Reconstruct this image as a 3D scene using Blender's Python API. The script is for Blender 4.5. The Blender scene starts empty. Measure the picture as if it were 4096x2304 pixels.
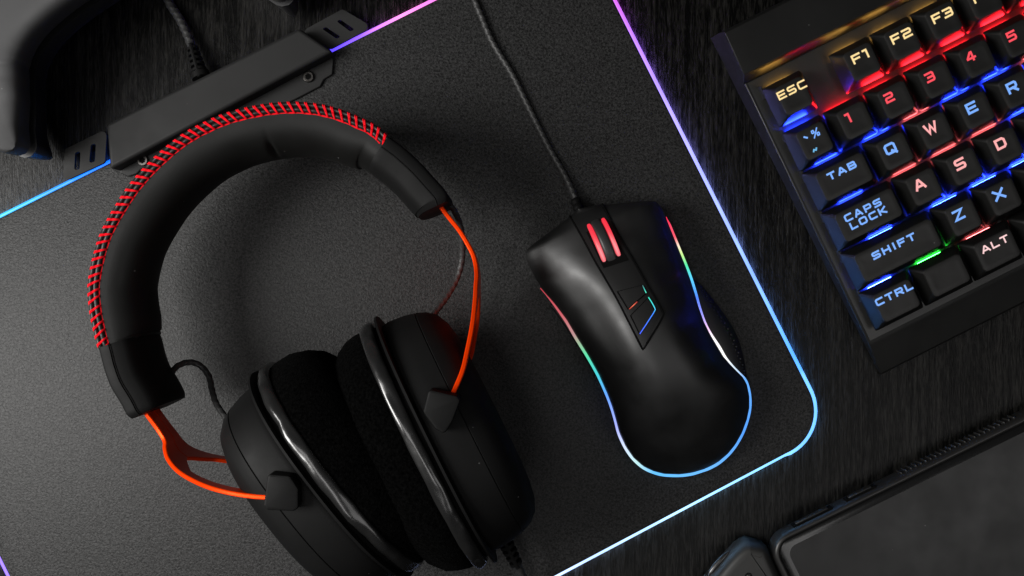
import bpy, bmesh, math, random
from mathutils import Vector, Matrix, noise
from mathutils.bvhtree import BVHTree
random.seed(7)
R = math.radians
sc = bpy.context.scene
COL = sc.collection
MM = 0.001

# ------------------------------------------------------------------ camera, world, lamps, exposure
DCAM = 450.0                       # camera height over the table, mm
FPX = 9.06 * DCAM                  # focal length in source pixels
cam_d = bpy.data.cameras.new('camera'); cam = bpy.data.objects.new('camera', cam_d); COL.objects.link(cam)
cam.location = (0, 0, DCAM * MM); cam.rotation_euler = (0, 0, 0)
cam_d.sensor_width = 36.0; cam_d.lens = FPX / 4096 * 36.0
cam_d.clip_start = 0.01; cam_d.clip_end = 50
sc.camera = cam

w = bpy.data.worlds.new('World'); sc.world = w; w.use_nodes = True
w.node_tree.nodes['Background'].inputs['Color'].default_value = (0.8, 0.85, 1.0, 1)
w.node_tree.nodes['Background'].inputs['Strength'].default_value = 0.004

def area_lamp(name, loc, target, size, size_y, energy, color=(1, 1, 1)):
    d = bpy.data.lights.new(name, 'AREA'); d.shape = 'RECTANGLE'; d.size = size; d.size_y = size_y
    d.energy = energy; d.color = color
    o = bpy.data.objects.new(name, d); COL.objects.link(o)
    o.location = loc
    o.rotation_euler = (Vector(target) - Vector(loc)).to_track_quat('-Z', 'Y').to_euler()
    return o
area_lamp('softbox', (-0.54, -0.025, 0.47), (-0.05, -0.01, 0.0), 0.26, 0.42, 6.3, (1.0, 0.985, 0.96))
strip_lamp = area_lamp('overhead_strip_softbox', (-0.15, -0.17, 0.90), (-0.15, -0.17, 0.0), 0.16, 0.75, 1.3, (1.0, 0.98, 0.97))
strip_lamp.rotation_euler = (0, 0, math.radians(30))
area_lamp('side_fill_lamp', (0.50, -0.20, 0.80), (0.12, -0.08, 0.0), 0.40, 0.40, 0.75, (1.0, 0.98, 0.97))  # added fill, lifts the right of the pad and the phone glass

sc.view_settings.view_transform = 'Standard'; sc.view_settings.look = 'None'
sc.view_settings.exposure = 0.0; sc.view_settings.gamma = 1.0
sc.render.engine = 'CYCLES'
sc.cycles.use_denoising = True
sc.cycles.max_bounces = 6
sc.cycles.sample_clamp_indirect = 4.0

# ------------------------------------------------------------------ helpers
def P(sx, sy, z=0.0):
    """point in mm at height z seen at source pixel (sx, sy) from straight above"""
    s = FPX / (DCAM - z)
    return Vector(((sx - 2048) / s, (1152 - sy) / s, z))

def Q(pts, z):
    return [P(x, y, z) for x, y in pts]

def zoomer(x0, y0, f):
    return lambda pts: [(x0 + f * x, y0 + f * y) for x, y in pts]
Z3 = zoomer(2050, 700, 0.8628)      # mouse
Z3B = zoomer(2100, 760, 0.4418)     # mouse front
Z6 = zoomer(900, 1100, 0.831)       # ear cups
Z7 = zoomer(0, 0, 0.6211)           # control box
Z8 = zoomer(2780, 2000, 0.2098)     # phone corner

def spline(pts, n, closed=False):
    """Catmull-Rom through pts resampled to n points evenly by length"""
    pts = [Vector(p) for p in pts]
    m = len(pts); dense = []
    segs = m if closed else m - 1
    for i in range(segs):
        p1 = pts[i]; p2 = pts[(i + 1) % m]
        p0 = pts[i - 1] if (closed or i > 0) else p1 * 2 - p2
        p3 = pts[(i + 2) % m] if (closed or i + 2 < m) else p2 * 2 - p1
        for k in range(24):
            t = k / 24
            dense.append(0.5 * ((2 * p1) + (p2 - p0) * t + (2 * p0 - 5 * p1 + 4 * p2 - p3) * t * t + (3 * p1 - p0 - 3 * p2 + p3) * t ** 3))
    dense.append(pts[0].copy() if closed else pts[-1].copy())
    return resample(dense, n, closed)

def resample(dense, n, closed=False):
    L = [0.0]
    for a, b in zip(dense, dense[1:]): L.append(L[-1] + (b - a).length)
    out = []; j = 0
    cnt = n if closed else n - 1
    for i in range(n):
        d = L[-1] * i / cnt
        while j < len(L) - 2 and L[j + 1] < d: j += 1
        f = (d - L[j]) / max(1e-9, L[j + 1] - L[j])
        out.append(dense[j].lerp(dense[j + 1], min(1, max(0, f))))
    return out

def lerp_table(tab, x):
    if x <= tab[0][0]: return tab[0][1]
    for (a, va), (b, vb) in zip(tab, tab[1:]):
        if x <= b:
            f = (x - a) / (b - a)
            return va + (vb - va) * f
    return tab[-1][1]

def smooth_table(tab, x):
    if x <= tab[0][0]: return tab[0][1]
    n = len(tab)
    for i in range(n - 1):
        (a, va), (b, vb) = tab[i], tab[i + 1]
        if x <= b:
            f = (x - a) / (b - a)
            sl = lambda k: (tab[min(n - 1, k + 1)][1] - tab[max(0, k - 1)][1]) / (tab[min(n - 1, k + 1)][0] - tab[max(0, k - 1)][0])
            m0 = sl(i) * (b - a); m1 = sl(i + 1) * (b - a)
            return (2*f**3-3*f*f+1)*va + (f**3-2*f*f+f)*m0 + (-2*f**3+3*f*f)*vb + (f**3-f*f)*m1
    return tab[-1][1]

def origin(o):
    v = Vector((0, 0, 0))
    while o is not None:
        v += o.location; o = o.parent
    return v

def mk(name, verts, faces, mat, parent=None, local=False, sharp=40, bevel=0.0, seg=2, loc=None):
    """link ONE mesh object; verts in mm, world coordinates unless local"""
    off = Vector((0, 0, 0)) if local else origin(parent)
    me = bpy.data.meshes.new(name)
    me.from_pydata([tuple(Vector(v) * MM - off) for v in verts], [], [tuple(f) for f in faces])
    bm = bmesh.new(); bm.from_mesh(me)
    bmesh.ops.recalc_face_normals(bm, faces=bm.faces); bm.to_mesh(me); bm.free()
    me.shade_smooth(); me.set_sharp_from_angle(angle=R(sharp))
    if mat: me.materials.append(mat)
    o = bpy.data.objects.new(name, me); COL.objects.link(o)
    o.parent = parent
    if loc is not None: o.location = Vector(loc) * MM
    if bevel > 0:
        b = o.modifiers.new('bevel', 'BEVEL'); b.width = bevel * MM; b.segments = seg
        b.limit_method = 'ANGLE'; b.angle_limit = R(35); b.harden_normals = False
    return o

def thing(name, label, cat, loc):
    o = bpy.data.objects.new(name, None); COL.objects.link(o)
    o.empty_display_size = 0.02
    o.location = Vector(loc) * MM
    o['label'] = label; o['category'] = cat
    return o

def loft(rings, closed=True, cap0=False, cap1=False):
    n = len(rings[0]); V = []; F = []
    for r in rings: V += list(r)
    for i in range(len(rings) - 1):
        for j in range(n if closed else n - 1):
            k = (j + 1) % n
            F.append((i * n + j, i * n + k, (i + 1) * n + k, (i + 1) * n + j))
    if cap0: F.append(tuple(reversed(range(n))))
    if cap1: F.append(tuple(range((len(rings) - 1) * n, len(rings) * n)))
    return V, F

def prism(poly, z0, z1):
    a = [Vector((p[0], p[1], z0)) for p in poly]; b = [Vector((p[0], p[1], z1)) for p in poly]
    return loft([a, b], True, True, True)

def join(*parts):
    V = []; F = []
    for v, f in parts:
        n = len(V); V += list(v); F += [tuple(i + n for i in q) for q in f]
    return V, F

def box(cx, cy, cz, sx, sy, sz, rot=0.0):
    c, s = math.cos(rot), math.sin(rot)
    poly = [(cx + c * x - s * y, cy + s * x + c * y) for x, y in ((-sx/2, -sy/2), (sx/2, -sy/2), (sx/2, sy/2), (-sx/2, sy/2))]
    return prism(poly, cz - sz / 2, cz + sz / 2)

def tube(path, r, n=10, mod=None, caps=True, closed=False):
    rings = []; m = len(path); up = None
    for i, p in enumerate(path):
        if closed: t = (path[(i + 1) % m] - path[i - 1]).normalized()
        else: t = (path[min(m - 1, i + 1)] - path[max(0, i - 1)]).normalized()
        if up is None:
            up = Vector((0, 0, 1)) if abs(t.z) < 0.9 else Vector((1, 0, 0))
        s = t.cross(up).normalized(); up = s.cross(t).normalized()
        rr = r(i / (m - 1)) if callable(r) else r
        rings.append([p + (s * math.cos(a) + up * math.sin(a)) * rr * (mod(i, k) if mod else 1.0)
                      for k in range(n) for a in (2 * math.pi * k / n,)])
    if closed:
        rings.append(rings[0])
        return loft(rings, True)
    return loft(rings, True, caps, caps)

def cyl(c, axis, r0, r1, h, n=24):
    axis = Vector(axis).normalized()
    t = Vector((0, 0, 1)) if abs(axis.z) < 0.9 else Vector((1, 0, 0))
    x = axis.cross(t).normalized(); y = axis.cross(x).normalized(); c = Vector(c)
    rg = lambda rr, d: [c + axis * d + (x * math.cos(2*math.pi*k/n) + y * math.sin(2*math.pi*k/n)) * rr for k in range(n)]
    return loft([rg(r0, 0), rg(r1, h)], True, True, True)

def round_poly(corners, r, seg=8):
    out = []; n = len(corners)
    for i in range(n):
        p = Vector(corners[i][:2]); a = (Vector(corners[i-1][:2]) - p); b = (Vector(corners[(i+1) % n][:2]) - p)
        rr = r[i] if isinstance(r, (list, tuple)) else r
        an, bn = a.normalized(), b.normalized()
        ang = an.angle(bn); d = min(rr / math.tan(ang / 2), a.length * .49, b.length * .49)
        r2 = d * math.tan(ang / 2)
        c = p + (an + bn).normalized() * (r2 / math.sin(ang / 2))
        p0 = p + an * d - c; p1 = p + bn * d - c
        a0 = math.atan2(p0.y, p0.x); da = (math.atan2(p1.y, p1.x) - a0 + math.pi) % (2 * math.pi) - math.pi
        for k in range(seg + 1):
            t = a0 + da * k / seg
            out.append(Vector((c.x + r2 * math.cos(t), c.y + r2 * math.sin(t), 0)))
    return out

def offset_poly(poly, d):
    """move a counter-clockwise or clockwise closed polygon inwards by d"""
    n = len(poly); area = sum(poly[i].x * poly[(i+1) % n].y - poly[(i+1) % n].x * poly[i].y for i in range(n))
    sg = 1 if area > 0 else -1; out = []
    for i in range(n):
        t = (poly[(i+1) % n] - poly[i-1]); t.z = 0; t.normalize()
        out.append(Vector((poly[i].x - sg * t.y * d, poly[i].y + sg * t.x * d, poly[i].z)))
    return out

def stack(poly, levels, cap0=True, cap1=True):
    """levels: list of (z, inset)"""
    rings = []
    for z, ins in levels:
        rings.append([Vector((p.x, p.y, z)) for p in offset_poly(poly, ins)])
    return loft(rings, True, cap0, cap1)

# ------------------------------------------------------------------ materials
def mat(name, col, rough=0.5, metal=0.0, spec=0.5, bump=None, sheen=0.0, vary=None, coat=0.0, aniso=None, dust=0.0):
    """bump = (scale per metre, strength, distance mm, detail); vary = (scale, amount)"""
    m = bpy.data.materials.new(name); m.use_nodes = True
    nt = m.node_tree; b = nt.nodes['Principled BSDF']
    b.inputs['Base Color'].default_value = (*col, 1); b.inputs['Roughness'].default_value = rough
    b.inputs['Metallic'].default_value = metal; b.inputs['Specular IOR Level'].default_value = spec
    b.inputs['Sheen Weight'].default_value = sheen; b.inputs['Coat Weight'].default_value = coat
    tc = nt.nodes.new('ShaderNodeTexCoord')
    src = tc.outputs['Object']
    if aniso:
        mp = nt.nodes.new('ShaderNodeMapping'); mp.inputs['Scale'].default_value = aniso
        nt.links.new(src, mp.inputs['Vector']); src = mp.outputs['Vector']
    if vary:
        n = nt.nodes.new('ShaderNodeTexNoise'); n.inputs['Scale'].default_value = vary[0]; n.inputs['Detail'].default_value = 4
        nt.links.new(src, n.inputs['Vector'])
        r = nt.nodes.new('ShaderNodeValToRGB')
        r.color_ramp.elements[0].position = 0.3; r.color_ramp.elements[1].position = 0.7
        lo = 1 - vary[1]; hi = 1 + vary[1]
        r.color_ramp.elements[0].color = (*[min(1, c * lo) for c in col], 1)
        r.color_ramp.elements[1].color = (*[min(1, c * hi) for c in col], 1)
        nt.links.new(n.outputs['Fac'], r.inputs['Fac']); nt.links.new(r.outputs['Color'], b.inputs['Base Color'])
    if dust:
        # handled plastic: gloss wanders a little and a few motes of dust lie on it
        n = nt.nodes.new('ShaderNodeTexNoise'); n.inputs['Scale'].default_value = 70; n.inputs['Detail'].default_value = 5
        nt.links.new(tc.outputs['Object'], n.inputs['Vector'])
        mr = nt.nodes.new('ShaderNodeMapRange'); mr.inputs['From Min'].default_value = 0.3; mr.inputs['From Max'].default_value = 0.7
        mr.inputs['To Min'].default_value = rough - 0.07; mr.inputs['To Max'].default_value = rough + 0.09
        nt.links.new(n.outputs['Fac'], mr.inputs['Value']); nt.links.new(mr.outputs['Result'], b.inputs['Roughness'])
        v = nt.nodes.new('ShaderNodeTexVoronoi'); v.inputs['Scale'].default_value = 130
        nt.links.new(tc.outputs['Object'], v.inputs['Vector'])
        lt = nt.nodes.new('ShaderNodeMath'); lt.operation = 'LESS_THAN'; lt.inputs[1].default_value = 0.035
        nt.links.new(v.outputs['Distance'], lt.inputs[0])
        sp_ = nt.nodes.new('ShaderNodeSeparateColor'); nt.links.new(v.outputs['Color'], sp_.inputs['Color'])
        gt = nt.nodes.new('ShaderNodeMath'); gt.operation = 'GREATER_THAN'; gt.inputs[1].default_value = 0.35
        nt.links.new(sp_.outputs[0], gt.inputs[0])
        ml = nt.nodes.new('ShaderNodeMath'); ml.operation = 'MULTIPLY'
        nt.links.new(lt.outputs[0], ml.inputs[0]); nt.links.new(gt.outputs[0], ml.inputs[1])
        mx = nt.nodes.new('ShaderNodeMix'); mx.data_type = 'RGBA'
        nt.links.new(ml.outputs[0], mx.inputs['Factor'])
        prev = b.inputs['Base Color'].links
        if prev: nt.links.new(prev[0].from_socket, mx.inputs['A'])
        else: mx.inputs['A'].default_value = (*col, 1)
        mx.inputs['B'].default_value = (dust, dust, dust, 1)
        nt.links.new(mx.outputs['Result'], b.inputs['Base Color'])
    if bump:
        n = nt.nodes.new('ShaderNodeTexNoise'); n.inputs['Scale'].default_value = bump[0]
        n.inputs['Detail'].default_value = bump[3] if len(bump) > 3 else 2
        nt.links.new(src, n.inputs['Vector'])
        bp = nt.nodes.new('ShaderNodeBump'); bp.inputs['Strength'].default_value = bump[1]
        bp.inputs['Distance'].default_value = bump[2] * MM
        nt.links.new(n.outputs['Fac'], bp.inputs['Height']); nt.links.new(bp.outputs['Normal'], b.inputs['Normal'])
    return m

def emit(name, col, strength):
    m = bpy.data.materials.new(name); m.use_nodes = True; nt = m.node_tree
    b = nt.nodes['Principled BSDF']
    b.inputs['Base Color'].default_value = (0.02, 0.02, 0.02, 1); b.inputs['Roughness'].default_value = 0.4
    b.inputs['Emission Color'].default_value = (*col, 1); b.inputs['Emission Strength'].default_value = strength
    return m

def emit_attr(name, strength):
    """light guide: the colour of its light changes along its length (vertex colour 'glow')"""
    m = emit(name, (1, 1, 1), strength); nt = m.node_tree
    a = nt.nodes.new('ShaderNodeVertexColor'); a.layer_name = 'glow'
    nt.links.new(a.outputs['Color'], nt.nodes['Principled BSDF'].inputs['Emission Color'])
    return m

def glow_colours(o, cols):
    at = o.data.color_attributes.new('glow', 'FLOAT_COLOR', 'POINT')
    for i, c in enumerate(cols): at.data[i].color = (*c, 1)

def ramp(stops, t):
    for (a, ca), (b, cb) in zip(stops, stops[1:]):
        if t <= b:
            f = max(0, (t - a) / (b - a)); return tuple(x + (y - x) * f for x, y in zip(ca, cb))
    return stops[-1][1]

def wood_material():
    m = bpy.data.materials.new('black_stained_wood'); m.use_nodes = True; nt = m.node_tree
    b = nt.nodes['Principled BSDF']; L = nt.links.new
    tc = nt.nodes.new('ShaderNodeTexCoord')
    def nz(sx, sy, det, rough=0.6, dist=0.0):
        mp = nt.nodes.new('ShaderNodeMapping'); mp.inputs['Scale'].default_value = (sx, sy, sx)
        L(tc.outputs['Object'], mp.inputs['Vector'])
        n = nt.nodes.new('ShaderNodeTexNoise'); n.inputs['Scale'].default_value = 1.0
        n.inputs['Detail'].default_value = det; n.inputs['Roughness'].default_value = rough; n.inputs['Distortion'].default_value = dist
        L(mp.outputs['Vector'], n.inputs['Vector']); return n.outputs['Fac']
    fine = nz(1500, 170, 3, 0.65, 0.3); mid = nz(560, 22, 4, 0.6, 0.6); big = nz(60, 10, 3)
    r = nt.nodes.new('ShaderNodeValToRGB')
    r.color_ramp.elements[0].position = 0.46; r.color_ramp.elements[0].color = (0.0012, 0.0012, 0.0011, 1)
    r.color_ramp.elements[1].position = 0.68; r.color_ramp.elements[1].color = (0.024, 0.023, 0.021, 1)
    ad = nt.nodes.new('ShaderNodeMath'); ad.operation = 'MULTIPLY_ADD'; ad.inputs[1].default_value = 0.46
    L(fine, ad.inputs[0])
    m2 = nt.nodes.new('ShaderNodeMath'); m2.operation = 'MULTIPLY_ADD'; m2.inputs[1].default_value = 0.39
    L(mid, m2.inputs[0])
    m3 = nt.nodes.new('ShaderNodeMath'); m3.operation = 'MULTIPLY'; m3.inputs[1].default_value = 0.15
    L(big, m3.inputs[0]); L(m3.outputs[0], m2.inputs[2]); L(m2.outputs[0], ad.inputs[2])
    L(ad.outputs[0], r.inputs['Fac']); L(r.outputs['Color'], b.inputs['Base Color'])
    bp = nt.nodes.new('ShaderNodeBump'); bp.inputs['Strength'].default_value = 1.0; bp.inputs['Distance'].default_value = 0.5 * MM
    L(ad.outputs[0], bp.inputs['Height']); L(bp.outputs['Normal'], b.inputs['Normal'])
    b.inputs['Roughness'].default_value = 0.30; b.inputs['Specular IOR Level'].default_value = 0.14
    return m

def pad_material():
    m = bpy.data.materials.new('pebbled_pad_surface'); m.use_nodes = True; nt = m.node_tree
    b = nt.nodes['Principled BSDF']; L = nt.links.new
    tc = nt.nodes.new('ShaderNodeTexCoord')
    n = nt.nodes.new('ShaderNodeTexNoise'); n.inputs['Scale'].default_value = 1150; n.inputs['Detail'].default_value = 2.5
    n.inputs['Distortion'].default_value = 0.8
    L(tc.outputs['Object'], n.inputs['Vector'])
    r = nt.nodes.new('ShaderNodeValToRGB')
    r.color_ramp.elements[0].position = 0.36; r.color_ramp.elements[0].color = (0.007, 0.007, 0.007, 1)
    r.color_ramp.elements[1].position = 0.66; r.color_ramp.elements[1].color = (0.038, 0.038, 0.038, 1)
    L(n.outputs['Fac'], r.inputs['Fac']); L(r.outputs['Color'], b.inputs['Base Color'])
    bp = nt.nodes.new('ShaderNodeBump'); bp.inputs['Strength'].default_value = 0.7; bp.inputs['Distance'].default_value = 0.3 * MM
    L(n.outputs['Fac'], bp.inputs['Height']); L(bp.outputs['Normal'], b.inputs['Normal'])
    b.inputs['Roughness'].default_value = 0.5; b.inputs['Specular IOR Level'].default_value = 0.25
    return m

WOOD = wood_material(); PADM = pad_material()
RUBBER = mat('soft_touch_black', (0.0065, 0.0065, 0.0065), 0.55, spec=0.10, bump=(2600, 0.25, 0.05, 1), dust=0.10)
HOUSING = mat('matte_control_box', (0.017, 0.017, 0.017), 0.55, spec=0.17, bump=(3000, 0.2, 0.04, 1), vary=(40, 0.06), dust=0.10)
CLOTHPAD = mat('matte_leatherette', (0.0058, 0.0058, 0.0055), 0.5, spec=0.2, bump=(1200, 0.2, 0.06, 3), dust=0.10)
PIPING = mat('black_leather_piping', (0.014, 0.012, 0.011), 0.4, spec=0.3, bump=(700, 0.4, 0.15, 3))
THREAD = mat('red_thread', (0.80, 0.007, 0.016), 0.6, spec=0.04)
VELOUR = mat('black_velour', (0.0013, 0.0013, 0.0013), 1.0, spec=0.005, bump=(1600, 1.0, 0.6, 4), sheen=0.004, vary=(900, 0.8))
GLOSS = mat('glossy_leatherette', (0.012, 0.012, 0.012), 0.26, spec=0.8, bump=(150, 0.45, 0.6, 1), coat=0.3)
ORANGE = mat('orange_anodised_metal', (1.0, 0.052, 0.001), 0.28, metal=0.35, spec=0.1, bump=(900, 0.15, 0.05, 2))
BLACK = mat('deep_black_plastic', (0.008, 0.008, 0.008), 0.45)
GAP = mat('seam_and_recess_shade', (0.002, 0.002, 0.002), 0.9, spec=0.1)  # near-black for seams, and for shade painted where hollows would be
MOUSE = mat('mouse_shell_plastic', (0.006, 0.006, 0.006), 0.45, spec=0.7, bump=(5000, 0.12, 0.03, 1), dust=0.10)
MOUSEP = mat('mouse_panel_plastic', (0.007, 0.007, 0.007), 0.45, spec=0.35)
GRIP = mat('dimpled_rubber', (0.009, 0.009, 0.010), 0.6)
KEYTOP = mat('keycap_plastic', (0.012, 0.0117, 0.0113), 0.42, spec=0.34, bump=(4000, 0.2, 0.03, 1), dust=0.10)
KBODY = mat('keyboard_body_plastic', (0.006, 0.006, 0.0057), 0.42, spec=0.3, bump=(3500, 0.2, 0.03, 1), vary=(60, 0.15), dust=0.10)
PLATE = mat('keyboard_plate', (0.016, 0.016, 0.015), 0.38, spec=0.5, bump=(3000, 0.15, 0.03, 1))
CABLE = mat('braided_cable', (0.026, 0.026, 0.026), 0.5, spec=0.4, bump=(1500, 0.6, 0.2, 1))
METAL = mat('black_chrome', (0.09, 0.085, 0.08), 0.3, metal=1.0)
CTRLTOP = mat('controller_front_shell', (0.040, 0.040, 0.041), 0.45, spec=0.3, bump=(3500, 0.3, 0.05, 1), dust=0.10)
SCREEN = mat('phone_glass', (0.018, 0.018, 0.018), 0.35, spec=0.28, vary=(30, 0.05), dust=0.10)
BEZEL = mat('phone_bezel', (0.006, 0.006, 0.006), 0.25, spec=0.5)
CASE = mat('phone_case', (0.014, 0.0135, 0.013), 0.4, spec=0.5, bump=(3000, 0.15, 0.03, 1), dust=0.10)
FOB = mat('fob_plastic', (0.020, 0.020, 0.019), 0.42, spec=0.5, bump=(2500, 0.2, 0.04, 1), dust=0.10)

# ------------------------------------------------------------------ table
tb = mk('table', [(-900, -700, 0), (900, -700, 0), (900, 700, 0), (-900, 700, 0)], [(0, 1, 2, 3)], WOOD)
tb['kind'] = 'structure'

# ------------------------------------------------------------------ mouse pad with its light strip and control box
pad = thing('mouse_pad', 'large black textured mouse pad edged with a glowing strip, under the headset', 'mouse pad', (0, 0, 0))
PADZ = 3.4
corners = [P(3316, 1722, 2), P(2310, -280, 2), P(-533, 1140, 2), P(493, 3215, 2)]
outline = round_poly(corners, 20.0, 16)
V, F = stack(outline, [(0.1, 0.6), (0.6, 0.0), (2.6, 0.0), (3.2, 0.35), (PADZ, 0.9)])
mk('pad_sheet', V, F, PADM, pad)
ol = resample([Vector((p.x, p.y, 1.9)) for p in offset_poly(outline, -0.55)] + [Vector((outline[0].x, outline[0].y, 1.9))], 420, True)
V, F = tube(ol, 1.05, 10, closed=True)
strip = mk('light_strip', V, F, emit_attr('pad_edge_light', 1.9), pad)
def pad_colour(p):
    s = FPX / (DCAM - 2); x = 2048 + p.x * s; y = 1152 - p.y * s
    lav = (0.50, 0.56, 1.0)
    if x > 2350 and y > 1700 - (x - 3291) * -0.5 + 10 - 10 or (y > 1500 and x > 1000):       # bottom edge and corner
        return ramp([(0, (0.45, 0.5, 1.0)), (2200, (0.62, 0.72, 1.0)), (2700, (0.55, 0.78, 1.0)), (3100, (0.36, 0.66, 1.0)), (3350, (0.22, 0.5, 1.0))], x)
    if x < 2300 and y < 1140 and not (x > 2200):                                           # top edge
        return ramp([(-600, (0.1, 0.5, 1.0)), (0, (0.12, 0.62, 1.0)), (250, (0.05, 0.40, 1.0)), (450, (0.03, 0.28, 1.0)), (1330, (0.2, 0.14, 1.0)), (1450, (0.40, 0.22, 1.0)),
                     (1600, (1.0, 0.42, 0.85)), (1760, (0.85, 0.3, 0.75)), (2300, (0.7, 0.25, 0.8))], x)
    if x > 2300:                                                                          # right edge
        return ramp([(-300, (0.8, 0.25, 0.8)), (0, (0.62, 0.22, 0.75)), (150, (0.50, 0.28, 0.95)), (400, (0.48, 0.40, 1.0)), (650, (0.45, 0.47, 1.0)), (900, (0.42, 0.52, 1.0)),
                     (1150, (0.32, 0.50, 1.0)), (1400, (0.2, 0.48, 1.0)), (1650, (0.2, 0.5, 1.0))], y)
    return (0.42, 0.30, 1.0)                                                              # left edge
cols = []
for p in ol:
    c_ = [c ** 1.6 * (1 + 0.22 * noise.noise(p * 0.09)) for c in pad_colour(p)]
    for k in range(10):      # side and underside glow boosted, added to throw spill onto the wood
        sn = math.sin(2 * math.pi * k / 10); low_ = 55.0 if (p.x > 45 and p.y > -40) else 20.0; g_ = 1.0 if sn > 0.3 else (2.0 if sn > -0.3 else low_)
        cols.append(tuple(c * g_ for c in c_))
cols += cols[:10]
glow_colours(strip, cols)

# control box clamped on the pad's upper edge
def zp(pts, z): return Q(Z7(pts), z)
bx_out = zp([(684, 800), (1925, 180), (2142, 330), (706, 1092)], 14)
V, F = prism(bx_out, PADZ + 0.6, 14.0)
ctrl = mk('control_box', V, F, HOUSING, pad, sharp=80, bevel=1.5, seg=4)
def tab_with_slots(outer, slots, z0, z1, name):
    """flat tab with two through slots"""
    bm = bmesh.new()
    loops = [round_poly(outer, 2.0, 4)] + [round_poly(s, 0.9, 4) for s in slots]
    es = []
    for lp in loops:
        vs = [bm.verts.new((p.x, p.y, z1)) for p in lp]
        es += [bm.edges.new((vs[i], vs[(i + 1) % len(vs)])) for i in range(len(vs))]
    bmesh.ops.triangle_fill(bm, edges=es, use_beauty=True)
    ext = bmesh.ops.extrude_face_region(bm, geom=bm.faces[:])
    for v in ext['geom']:
        if isinstance(v, bmesh.types.BMVert): v.co.z = z0
    bm.verts.index_update()
    V = [v.co.copy() for v in bm.verts]; F = [[v.index for v in f.verts] for f in bm.faces]; bm.free()
    return mk(name, V, F, HOUSING, ctrl, bevel=0.35)
tab_with_slots(zp([(418, 960), (690, 826), (676, 1046), (402, 1174)], 5.5),
               [zp([(484, 985), (518, 972), (512, 1088), (478, 1098)], 5.5), zp([(586, 932), (617, 924), (610, 1040), (574, 1052)], 5.5)], 3.9, 5.5, 'mounting_tab')
tab_with_slots(zp([(1930, 208), (2205, 58), (2398, 172), (2128, 316)], 5.5),
               [zp([(2072, 183), (2102, 175), (2198, 238), (2166, 248)], 5.5), zp([(2165, 135), (2195, 126), (2288, 190), (2255, 201)], 5.5)], 3.9, 5.5, 'mounting_tab')
# bent strip between left tab and box
fl = zp([(700, 1060), (725, 1092), (822, 1138), (878, 1120), (905, 1092), (1900, 640), (2062, 556), (2084, 512), (2140, 478), (2148, 388), (2110, 300)], 5.0)
V, F = prism(fl, PADZ + 0.15, 5.0)
mk('flange', V, F, HOUSING, ctrl, bevel=0.4)
for px in ((922, 1035), (1988, 497)):
    c = zp([px], 5.0)[0]
    so = mk('screw', *join(cyl(c, (0, 0, 1), 2.5, 2.3, 1.3, 24)), METAL, ctrl, bevel=0.2)
    mk('hex_socket', *cyl(c + Vector((0, 0, 1.32)), (0, 0, 1), 1.45, 1.45, 0.05, 6), GAP, so)
# pad cable and strain relief
def braid(i, k): return 1.0 + 0.07 * math.sin(i * 0.9 + k * math.pi * 0.5) * (1 if k % 2 else -1)
def cable(name, pts, r, parent, m=None):
    L = sum((Vector(b) - Vector(a)).length for a, b in zip(pts, pts[1:]))
    path = spline(pts, max(12, int(L / 0.45)))
    V, F = tube(path, r, 12, braid)
    return mk(name, V, F, m or CABLE, parent)
def strain_relief(name, a, b, r0, r1, n, parent):
    """ribbed rubber sleeve from a to b with slots between the ribs"""
    a = Vector(a); b = Vector(b); d = b - a; ax = d.normalized()
    t = Vector((0, 0, 1)); sx = ax.cross(t).normalized()
    parts = [cyl(a, ax, r0 * 1.12, r0 * 1.1, d.length * 0.16, 20), cyl(a, ax, r0 * 0.45, r1 * 0.45, d.length * 0.99, 16)]
    step = d.length * 0.80 / n
    for i in range(n):
        f = 0.2 + 0.8 * i / n; rr = r0 + (r1 - r0) * f
        parts.append(cyl(a + ax * d.length * f, ax, rr, rr * 0.98, step * 0.46, 20))
    V, F = join(*parts)
    o = mk(name, V, F, RUBBER, parent)
    sp = []
    for sgn in (1, -1):   # spines joining the ribs above and below
        c0 = a + t * sgn * r0 * 0.8; c1 = b + t * sgn * r1 * 0.8
        sp.append(tube([c0, c0.lerp(c1, .5), c1], 0.9, 8))
    mk('spine', *join(*sp), RUBBER, o)
    return o
strain_relief('strain_relief', P(806, 312, 8), P(766, 178, 6), 3.6, 2.2, 5, pad)
cable('cable', [P(770, 195, 6), P(745, 130, 5), P(715, 70, 4), P(682, 20, 3), P(655, -40, 2.2), P(600, -160, 2.2), P(560, -300, 2.2)], 1.9, pad)

# ------------------------------------------------------------------ headset
hs = thing('headset', 'black over-ear headset with red stitched headband and orange metal forks, lying on the mouse pad', 'headset', (-80, -30, PADZ))
ZB = 66.0
band_src = [(404, 1421), (386, 1387), (372, 1333), (358, 1270), (350, 1207), (347, 1144), (356, 1078), (369, 1021), (391, 947), (423, 879), (460, 816), (501, 753), (538, 706), (585, 654), (638, 604), (690, 560),
            (748, 520), (811, 487), (879, 457), (947, 436), (1015, 421), (1083, 410), (1162, 405), (1230, 408), (1298, 418), (1371, 439), (1445, 470), (1507, 502), (1565, 556)]
left_src = [(513, 1682), (484, 1623), (440, 1549), (414, 1480), (398, 1418), (390, 1392)]
right_src = [(1556, 545), (1616, 590), (1682, 650), (1737, 711), (1781, 761), (1800, 800)]
def frame_path(src, n, z=ZB):
    pts = spline(Q(src, z), n); fr = []
    for i, p in enumerate(pts):
        t = (pts[min(n - 1, i + 1)] - pts[max(0, i - 1)]).normalized()
        fr.append((p, t, Vector((t.y, -t.x, 0))))     # inward = right of travel
    return fr
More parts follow.
